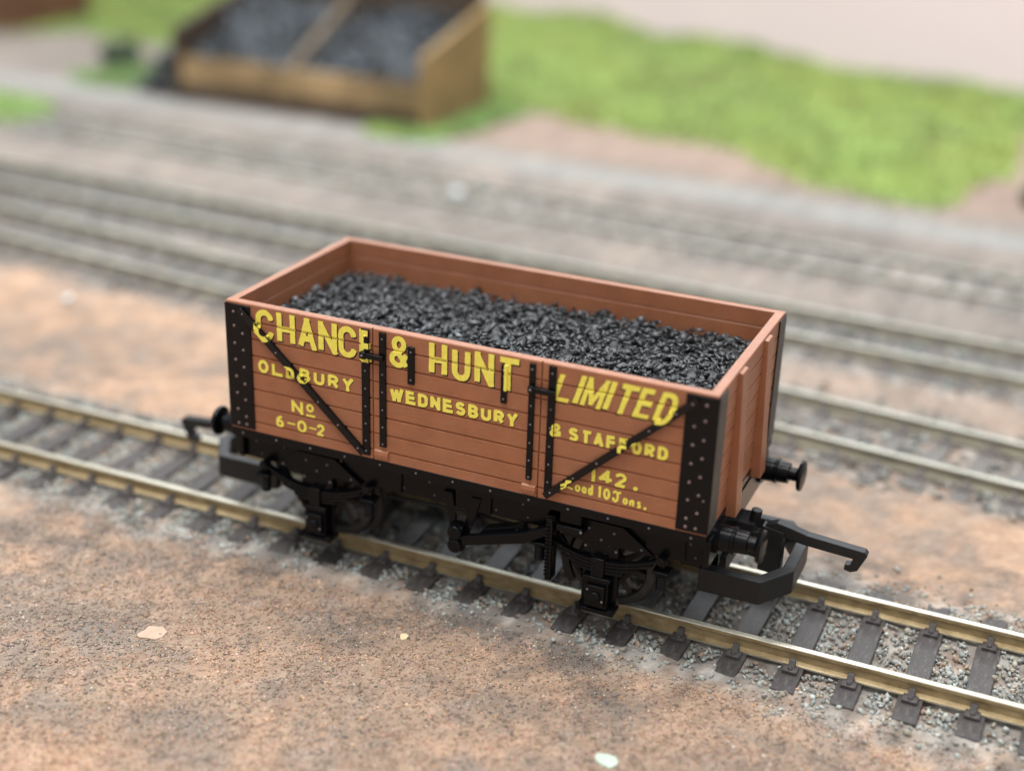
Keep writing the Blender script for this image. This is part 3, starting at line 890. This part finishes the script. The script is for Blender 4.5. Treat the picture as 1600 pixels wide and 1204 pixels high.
for sy in (-1, 1):
    g = axle_guard(sy)
    g.location.x = XW[0]*S
    g2 = dup(g, wagon); g2.location.x = XW[1]*S

def wheelset(x):
    ax = MB().lathe([(-14.3, .4), (-14.0, .75), (14.0, .75), (14.3, .4)], (0, 0, 6.3), 'y', 14).build('axle', M_wheel, wagon, 0, True)
    ax.location.x = x*S
    for sd in (-1, 1):
        w = MB()
        w.mat(1)
        pr = [(sd*7.35, 6.9), (sd*7.9, 7.05), (sd*8.15, 6.55), (sd*8.4, 6.33), (sd*9.75, 6.28), (sd*9.85, 6.1), (sd*9.85, 5.2), (sd*9.5, 5.0), (sd*7.7, 5.0), (sd*7.35, 5.3), (sd*7.35, 6.9)]
        n = 40; base = len(w.v)
        for (tt, rr) in pr[:-1]:
            for k in range(n):
                a = 2*math.pi*k/n; w.v.append((rr*math.sin(a), tt, 6.3+rr*math.cos(a)))
        P = len(pr)-1
        for i in range(P):
            for k in range(n):
                w.f.append([base+i*n+k, base+i*n+(k+1) % n, base+((i+1) % P)*n+(k+1) % n, base+((i+1) % P)*n+k]); w.m.append(1)
        w.mat(0)
        w.lathe([(min(sd*7.5, sd*9.9), 1.5), (max(sd*7.5, sd*9.9), 1.5)], (0, 0, 6.3), 'y', 18)
        for k in range(8):
            a = math.pi*2*k/8+.2
            d = Vector((math.sin(a), 0, math.cos(a))); q = Vector((d.z, 0, -d.x))*.42
            c = Vector((0, 0, 6.3))
            p = [c+d*1.3-q*1.3, c+d*1.3+q*1.3, c+d*5.1+q, c+d*5.1-q]
            w.prism_y([(v.x, v.z) for v in p], sd*8.1, sd*9.2)
        w.build('wheel', [M_wheel, M_tread], ax, 0, True)
for x in XW: wheelset(x)

# brake gear on the near side: v hanger, lever, ratchet guard, bracket, brake shoes
yb = -15.4
b = MB()
for (xa, xb, xc, xd) in ((-2.5, -1.0, -.9, .1), (1.9, 3.5, .2, 1.2)):
    b.prism_y([(xa, 14.9), (xb, 14.9), (xd, 7.2), (xc, 7.2)], yb+.2, yb+.9)
b.lathe([(-16.9, .95), (-16.7, 1.1), (-14.5, 1.1)], (.1, 0, 9.4), 'y', 14).lathe([(-16.9, .95), (-16.7, 1.1), (-14.5, 1.1)], (.1, 0, 7.3), 'y', 14)
b.box(-1.0, 1.2, yb-.9, yb+.3, 6.4, 10.3)
b.build('brake_hanger', M_black, wagon, .12, True)
b = MB()
pl = [(1.2, 7.6), (1.2, 9.1), (10.6, 12.1), (14.9, 14.3), (15.0, 13.1), (10.8, 10.4)]
b.prism_y(pl, -16.6, -15.5)
b.prism_y([(3.2, 9.0), (10.5, 11.4), (10.2, 12.6), (4.0, 10.6)], -15.5, -13.9)
b.build('brake_lever', M_black, wagon, .14)
b = MB().box(14.25, 15.1, -17.1, -16.7, 6.3, 15.6).box(14.25, 15.1, -15.4, -15.0, 6.3, 15.6).box(14.25, 15.1, -17.1, -15.0, 5.9, 6.5)
for k in range(15): b.box(14.15, 14.75, -17.3, -17.05, 6.7+k*.56, 6.98+k*.56)
b.box(14.0, 15.3, -16.8, -14.2, 15.0, 15.9)
b.build('lever_guard', M_black, wagon, .06)
b = MB().box(15.6, 19.4, -17.0, -14.5, 14.0, 14.9).box(15.9, 19.0, -16.5, -14.5, 15.2, 16.9).mat(1).dome((19.2, -17.0, 14.5), .25).mat(0)
b.build('step_bracket', [M_black, M_bolt], wagon, .12, True)
for x in (-14.6, 13.2):
    sd = 1 if x < 0 else -1
    b = MB()
    pts = []
    for i in range(9):
        a = math.radians(-35+70*i/8); pts.append((XW[0 if x < 0 else 1]+sd*6.7*math.cos(a), 6.3+6.7*math.sin(a)))
    for i in range(8, -1, -1):
        a = math.radians(-35+70*i/8); pts.append((XW[0 if x < 0 else 1]+sd*7.9*math.cos(a), 6.3+7.9*math.sin(a)))
    b.prism_y(pts, -9.6, -7.9)
    b.prism_y([(XW[0 if x < 0 else 1]+sd*7.4, 6.8), (XW[0 if x < 0 else 1]+sd*8.2, 6.8), (XW[0 if x < 0 else 1]+sd*8.2, 16), (XW[0 if x < 0 else 1]+sd*7.5, 16)], -9.2, -8.4)
    b.build('brake_shoe', M_coupling, wagon, .1)
b = MB().tube([(-15.5, -8.7, 8), (0, -8.7, 8.6), (14, -8.7, 8)], .35, 8).tube([(.1, -15.5, 8.4), (.1, 14, 8.4)], .6, 10)
b.build('brake_rod', M_coupling, wagon, 0, True)

# buffers and couplings
for sx in (-1, 1):
    for py in (-11.5, 11.5):
        z = 15.7
        b = MB()
        pr = [(L2-.1, 2.3), (L2+.7, 2.3), (L2+.75, 1.85), (L2+2.2, 1.75), (L2+2.3, 1.9), (L2+2.7, 1.9), (L2+2.8, 1.62), (L2+4.4, 1.55), (L2+4.45, 1.0), (L2+6.0, 1.0)]
        pr = [(sx*a, r) for a, r in pr]
        if sx < 0: pr = pr[::-1]
        b.lathe(pr, (0, py, z), 'x', 22)
        bu = b.build('buffer', M_black, wagon, 0, True)
        pr = [(L2+5.4, .95), (L2+5.7, 1.5), (L2+5.85, 2.2), (L2+6.15, 2.32), (L2+6.45, 2.2), (L2+6.7, 1.2), (L2+6.72, .3)]
        pr = [(sx*a, r) for a, r in pr]
        if sx < 0: pr = pr[::-1]
        MB().lathe(pr, (0, py, z), 'x', 26).build('buffer_head', M_black, bu, 0, True)
def coupling(sx, z, xe, droop):
    out = [(34.0, -9.7), (xe-3.4, -9.7), (xe, -4.6), (xe, 4.6), (xe-3.4, 9.7), (34.0, 9.7)]
    inn = [(34.0, -8.1), (xe-4.3, -8.1), (xe-1.7, -3.9), (xe-1.7, 3.9), (xe-4.3, 8.1), (34.0, 8.1)]
    m = MB()
    V = []; Fc = []
    for i in range(5):
        a, b_, c, d = out[i], out[i+1], inn[i+1], inn[i]
        dz = 3.6
        q0 = [(sx*p[0], p[1], z-dz) for p in (a, b_, c, d)]; q1 = [(sx*p[0], p[1], z) for p in (a, b_, c, d)]
        o = len(m.v); m.v += q0+q1
        m.f += [[o, o+1, o+5, o+4], [o+2, o+3, o+7, o+6], [o+4, o+5, o+6, o+7], [o+3, o+2, o+1, o]]; m.m += [0]*4
        if i == 0: m.f.append([o, o+4, o+7, o+3]); m.m.append(0)
        if i == 4: m.f.append([o+1, o+2, o+6, o+5]); m.m.append(0)
    bar = m.build('coupling_loop', M_coupling, wagon, .0)
    bm = bmesh.new(); bm.from_mesh(bar.data); bmesh.ops.remove_doubles(bm, verts=bm.verts, dist=1e-4)
    bmesh.ops.recalc_face_normals(bm, faces=bm.faces); bm.to_mesh(bar.data); bm.free()
    bv = bar.modifiers.new('edge', 'BEVEL'); bv.width = .02; bv.segments = 2; bv.limit_method = 'ANGLE'
    MB().box(sx*30, sx*36.5, -4.5, 4.5, z-3.2, z-.4).build('coupling_mount', M_coupling, bar, .15)
    h = MB()
    if sx > 0:
        pts = [(36.0, 8.2), (36.0, 11.4), (39.9, 11.7), (40.8, 13.2), (42.3, 13.8), (44.0, 13.5), (46.5, 12.9), (54.6, 12.3), (55.0, 11.8), (53.9, 9.2), (53.0, 8.8), (52.1, 9.0), (52.1, 9.8), (52.9, 9.9), (53.1, 10.9), (46.5, 11.3), (43.4, 11.7), (42.4, 10.2), (41.6, 7.9), (39.5, 7.6)]
        h.prism_y(pts, -.75, .75)
        h.prism_y([(40.2, 5.9), (40.2, 13.0), (43.4, 12.5), (43.4, 6.4), (42.6, 5.7)], -.9, .9).box(36, 39.0, -.5, 3.6, 11.2, 12.6)
        h.tube([(38.6, 1.2, 12.0), (38.9, 1.2, 14.2)], .8, 10)
    else:
        pts = [(-36, 7.0), (-36, 9.4), (-46, 9.5), (-58.0, 8.4), (-58.7, 7.8), (-57.3, 4.7), (-56.4, 4.2), (-55.6, 4.5), (-55.7, 5.2), (-56.3, 5.4), (-57.0, 7.0), (-46, 7.9)]
        h.prism_y(pts, -.75, .75)
        h.box(-39, -36, -.5, 3.6, 8.5, 10.5)
    h.build('coupling_hook', M_coupling, bar, .12)
coupling(1, 9.2, 46.1, 0)
coupling(-1, 8.4, 48.2, 1)

# ---------------------------------------------------------------- the coal in the wagon
n = 4200
x = rng.uniform(-L2+1.9, L2-1.9, n); y = rng.uniform(-W2+1.9, W2-1.9, n)
def coal_h(x, y):
    ed = np.minimum(np.minimum(L2-np.abs(x), W2-np.abs(y)), 7)/7
    return 32.0+2.3*np.sqrt(np.clip(ed, 0, 1))+2.2*(fbm(x, y, 9, 300)-.5)+1.5*(fbm(x, y, 3, 310)-.5)
CG = []
gx2 = np.linspace(-L2+1.35, L2-1.35, 60); gy2 = np.linspace(-W2+1.35, W2-1.35, 30)
XX, YY = np.meshgrid(gx2, gy2)
size = rng.uniform(.4, 1.15, n)*np.where(rng.random(n) < .12, 1.4, 1)
CR = [hull(random.choice((7, 8, 9)), (1, random.uniform(.55, .9), random.uniform(.3, .6))) for _ in range(20)]
CF = [hull(random.choice((6, 7, 8)), (1.1, random.uniform(.6, .95), random.uniform(.22, .42))) for _ in range(24)]
z = coal_h(x, y)-.2+rng.uniform(-.5, .55, n)
cc = np.array((.034, .037, .040))*rng.uniform(.25, 2.2, (n, 1))
gl = rng.random(n) < .03
cc[gl] *= 2.2
coal = scatter('coal_load', np.stack([x, y, z], -1), size, cc, M_coal, CF, None, .62)
tag(coal, 'heaped load of glinting black coal lumps filling the brown wagon', 'coal', kind='stuff')
# the same load goes on below its top layer
me = coal.data
bm = bmesh.new(); bm.from_mesh(me)
lay = bm.verts.layers.float_color['tint']
grid = [[bm.verts.new((a*S, b_*S, (float(coal_h(np.array([a]), np.array([b_]))[0])-.55)*S)) for a in gx2] for b_ in gy2]
for row in grid:
    for v in row: v[lay] = (.02, .02, .022, 1)
for j in range(len(gy2)-1):
    for i in range(len(gx2)-1):
        bm.faces.new((grid[j][i], grid[j][i+1], grid[j+1][i+1], grid[j+1][i]))
bm.to_mesh(me); bm.free()

# ---------------------------------------------------------------- coal bunker behind
bk = empty('coal_bunker', (-192, 270, -3))
tag(bk, 'ochre wooden coal bunker with two bays of dark coal, blurred behind the tracks', 'coal bunker')
def bpart(mb, name, mat, bevel=.3):
    o = mb.build(name, mat, bk, bevel)
    o.matrix_parent_inverse = Matrix.Translation(Vector((-192, 270, -3))*-S)
    return o
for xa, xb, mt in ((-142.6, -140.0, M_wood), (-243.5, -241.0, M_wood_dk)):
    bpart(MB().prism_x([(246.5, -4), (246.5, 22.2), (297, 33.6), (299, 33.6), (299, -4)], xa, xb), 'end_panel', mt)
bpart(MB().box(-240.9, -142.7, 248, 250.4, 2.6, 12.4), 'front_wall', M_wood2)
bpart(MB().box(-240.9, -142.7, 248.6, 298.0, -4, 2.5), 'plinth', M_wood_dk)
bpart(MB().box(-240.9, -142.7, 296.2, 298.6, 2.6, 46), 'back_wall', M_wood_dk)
bpart(MB().prism_x([(250.5, 2.6), (250.5, 13), (296, 34), (296, 2.6)], -197.2, -193.8), 'divider', M_div)
def heap(n, xa, xb, ya, yb, hz, smin, smax, label, name='coal_heap'):
    x = rng.uniform(xa, xb, n); y = rng.uniform(ya, yb, n)
    z = hz(x, y)+rng.uniform(-2, 1.5, n)
    sz = rng.uniform(smin, smax, n)
    c = np.array((.055, .066, .078))*(rng.uniform(.4, 1.6, n)*np.where(fbm(x, y, 11, 440) < .44, .3, 1.2))[:, None]
    o = scatter(name, np.stack([x, y, z], -1), sz, c, M_coal, CR)
    tag(o, label, 'coal', kind='stuff')
def slope(x, y): return 11+(y-252)/44*17+4*(fbm(x, y, 16, 400)-.5)
heap(900, -239, -199, 252, 295, slope, 2.2, 4.6, 'dark blue grey coal heaped in the left bay of the bunker')
heap(1000, -192, -144, 252, 295, slope, 2.2, 4.6, 'dark blue grey coal heaped in the right bay of the bunker')
def mound(x, y): return -3+13*np.clip(1-((x+254)/11)**2-((y-263)/14)**2, 0, 1)
heap(240, -265, -245, 250, 276, mound, 2.0, 3.8, 'small dark coal pile on the ground at the dark end of the bunker')

# ---------------------------------------------------------------- grass, shrubs, backscene, hut
def inside(px, py, poly):
    r = np.zeros(len(px), bool); n = len(poly); j = n-1
    for i in range(n):
        xi, yi = poly[i]; xj, yj = poly[j]
        c = ((yi > py) != (yj > py)) & (px < (xj-xi)*(py-yi)/(yj-yi+1e-9)+xi)
        r ^= c; j = i
    return r
def grass(poly, n, label, h, c0, zbase=None):
    P = np.array(poly); x0, y0 = P.min(0); x1, y1 = P.max(0)
    x = rng.uniform(x0, x1, n*3); y = rng.uniform(y0, y1, n*3)
    jx = x+9*(fbm(x, y, 14, 500)-.5)+rng.normal(0, 1.2, n*3); jy = y+16*(fbm(x, y, 14, 510)-.5)+rng.normal(0, 2.2, n*3)
    k = inside(jx, jy, poly); x, y = x[k][:n], y[k][:n]; n = len(x)
    zb = ground_z(x, y) if zbase is None else zbase(x, y)
    ang = rng.uniform(0, 2*math.pi, n); w = rng.uniform(.5, 1.1, n)
    hh = h*rng.uniform(.6, 1.3, n); lx = rng.normal(0, .5, n)*hh; ly = rng.normal(0, .5, n)*hh
    a = np.stack([x-w*np.cos(ang), y-w*np.sin(ang), zb-.3], -1); b = np.stack([x+w*np.cos(ang), y+w*np.sin(ang), zb-.3], -1)
    t = np.stack([x+lx, y+ly, zb+hh], -1)
    V = np.stack([a, b, t], 1).reshape(-1, 3); F = np.arange(3*n).reshape(-1, 3)
    c = np.array(c0)*rng.uniform(.7, 1.25, (n, 1))*(.68+.6*fbm(x, y, 15, 520))[:, None]
    bare = fbm(x, y, 9, 525) < .34; c[bare] = c[bare]*.45+np.array((.2, .15, .10))*.55
    yl = sstep(.5, .68, fbm(x, y, 26, 530))
    c = lerp(c, np.array((.56, .64, .20))*np.ones_like(c), yl*.4)
    tag(mesh_np('grass', V, F, M_grass, np.repeat(c, 3, 0)), label, 'grass', kind='stuff')
BA, BB = np.array((-214.3, 507.7)), np.array((39.3, 410.6))
def bank(x, y):
    s = (BB-BA)/np.linalg.norm(BB-BA)
    d = (x-BA[0])*(-s[1])+(y-BA[1])*s[0]      # distance in front of the board is negative
    return ground_z(x, y)+np.clip(1+d/40, 0, 1)*(5+12*(fbm(x, y, 42, 540)-.5))
GR = (.48, .63, .23)
def at(P, t): return tuple(P[0]+(P[1]-P[0])*t)
board_line = (BA, BB)
dirb = (BB-BA)
grass([(-138.4, 298.7), (-130.9, 299.4), (-103.6, 295), (-74.2, 280.6), (-56.7, 283.6), (-31.5, 272.9), (-13.4, 250.9), (5.6, 245), (29.8, 235.3), (36.1, 242.7), (35.3, 262.4), (47, 288), (44, 330), (48, 380), tuple(BB+dirb*.04), tuple(BA-dirb*.25), (-285, 420), (-200, 330)],
      60000, 'bright green grass bank between the siding and the pale pink board', 2.2, GR, bank)
grass([(-302.6, 221.3), (-283.6, 220), (-270.1, 209.5), (-261.3, 197.1), (-271.4, 184), (-330, 190), (-340, 215)], 6000, 'small pale green grass patch at the far side of the tracks, away from the bunker', 1.6, (.46, .66, .24))
grass([(-161.3, 242), (-155, 250), (-139.5, 248), (-138.4, 300), (-121.8, 296.2), (-125, 264.1), (-130.7, 240.7), (-148.4, 233.1), (-157, 234)], 6500, 'pale green grass strip at the foot of the ochre end panel', 1.8, (.38, .56, .22))
grass([(-400, 322), (-365, 340), (-329, 333), (-309, 337), (-250, 320), (-244, 320), (-245, 520), (-480, 590), (-520, 380)], 30000, 'green grass behind the coal pile, stretching to the brown hut', 2.2, (.34, .48, .15))
grass([(-305, 262), (-296, 298), (-268, 285), (-262, 262), (-272, 250)], 4500, 'green grass tuft patch around the little dark shrub', 1.8, (.32, .46, .20))

def board():
    d = dirb/np.linalg.norm(dirb); nrm = np.array((-d[1], d[0]))
    a = BA-d*330; b = BB+d*420
    m = MB()
    q = [a, b, b+nrm*6, a+nrm*6]
    m.prism_z([tuple(p) for p in q], -6, 120)
    o = m.build('backscene_board', M_board, None, .4)
    tag(o, 'plain pale pink grey board standing behind the green bank', 'backscene')
board()

def shrub(name, c, r, h, n, label, mat):
    V = []; 
    k = rng.normal(size=(n, 3)); k /= np.linalg.norm(k, axis=1)[:, None]
    rad = rng.uniform(.35, 1, n)**.5
    p = k*rad[:, None]*np.array((r, r, h/2))*(0.75+.5*fbm(k[:, 0]*10+20, k[:, 1]*10+k[:, 2]*7, 6, 600))[:, None]+np.array((0, 0, h*.5))
    R = rot(n); tri = np.array([(-.9, 0, 0), (.9, 0, 0), (0, 1.6, 0)])
    v = np.einsum('nij,mj->nmi', R, tri)+p[:, None, :]
    root = empty(name, c)
    tag(root, label, 'shrub')
    mesh_np('foliage', v.reshape(-1, 3), np.arange(3*n).reshape(-1, 3), mat, None, root)
    MB().tube([(0, 0, -1), (0.3, 0, h*.6)], [.9, .4], 8).build('stem', M_wood_dk, root)
shrub('small_shrub', (-300, 287, -3.3), 9, 10, 620, 'small dark green shrub growing beside the coal pile', M_shrub)
shrub('small_shrub', (58, 258, -3.3), 5, 6, 500, 'low dark shrub at the end of the green bank by the picture edge', M_shrub)

hut = empty('wooden_hut', (-425, 352, -3)); tag(hut, 'brown wooden hut whose corner shows beside the grass', 'hut')
MB().box(-34, 34, -28, 28, -1, 40).build('wall', M_hut, hut, .4)
MB().prism_x([(-32, 40.1), (0, 58), (32, 40.1)], -37, 37).build('roof', M_wood_dk, hut, .4)
MB().box(8, 20, -28.8, -27.9, 0, 26).build('door', M_wood_dk, hut, .2)

# ---------------------------------------------------------------- pebbles and chips lying about
def chip(name, x, y, r, th, mat, label, cat, seed, lift=-.08):
    rr = random.Random(seed); n = 11
    pts = [(r*(.65+.5*rr.random())*math.cos(2*math.pi*i/n)*1.25, r*(.65+.5*rr.random())*math.sin(2*math.pi*i/n)) for i in range(n)]
    z = float(ground_z(np.array([x]), np.array([y]))[0])+lift
    m = MB().prism_z(pts, 0, th)
    o = m.build(name, mat, None, .06); o.location = (x*S, y*S, z*S); o.rotation_euler = (rr.uniform(-.05, .05), rr.uniform(-.05, .05), rr.uniform(0, 3))
    tag(o, label, cat)
def pebble(x, y, r, mat, label, seed):
    v, f = CR[seed % len(CR)]
    v = v*np.array((r, r, r*1.1))
    z = float(ground_z(np.array([x]), np.array([y]))[0])
    o = mesh_np('pebble', v, f, mat, None, None); o.location = (x*S, y*S, (z+r*.5)*S)
    tag(o, label, 'pebble')
chip('paint_chip', -34.3, -41.1, 1.7, .3, M_chip, 'flat pale peach chip lying alone on the brown earth', 'chip', 3)
chip('paint_chip', 32.2, -39.0, 1.5, .35, M_chip_g, 'flat mint white chip at the bottom edge of the picture', 'chip', 8)
chip('paint_chip', -2.9, -26.1, .62, .3, M_chip_y, 'tiny cream flake on the earth in front of the wagon door', 'chip', 5)
pebble(-95.3, 179.7, 3.2, M_white, 'blurred white pebble lying among the farthest sleepers', 2)
pebble(-133.2, 57.8, 2.2, M_white, 'blurred white pebble on orange earth left of the wagon', 5)
pebble(31.8, 45.6, 1.8, M_white, 'small white pebble seen just beneath the far buffer', 7)
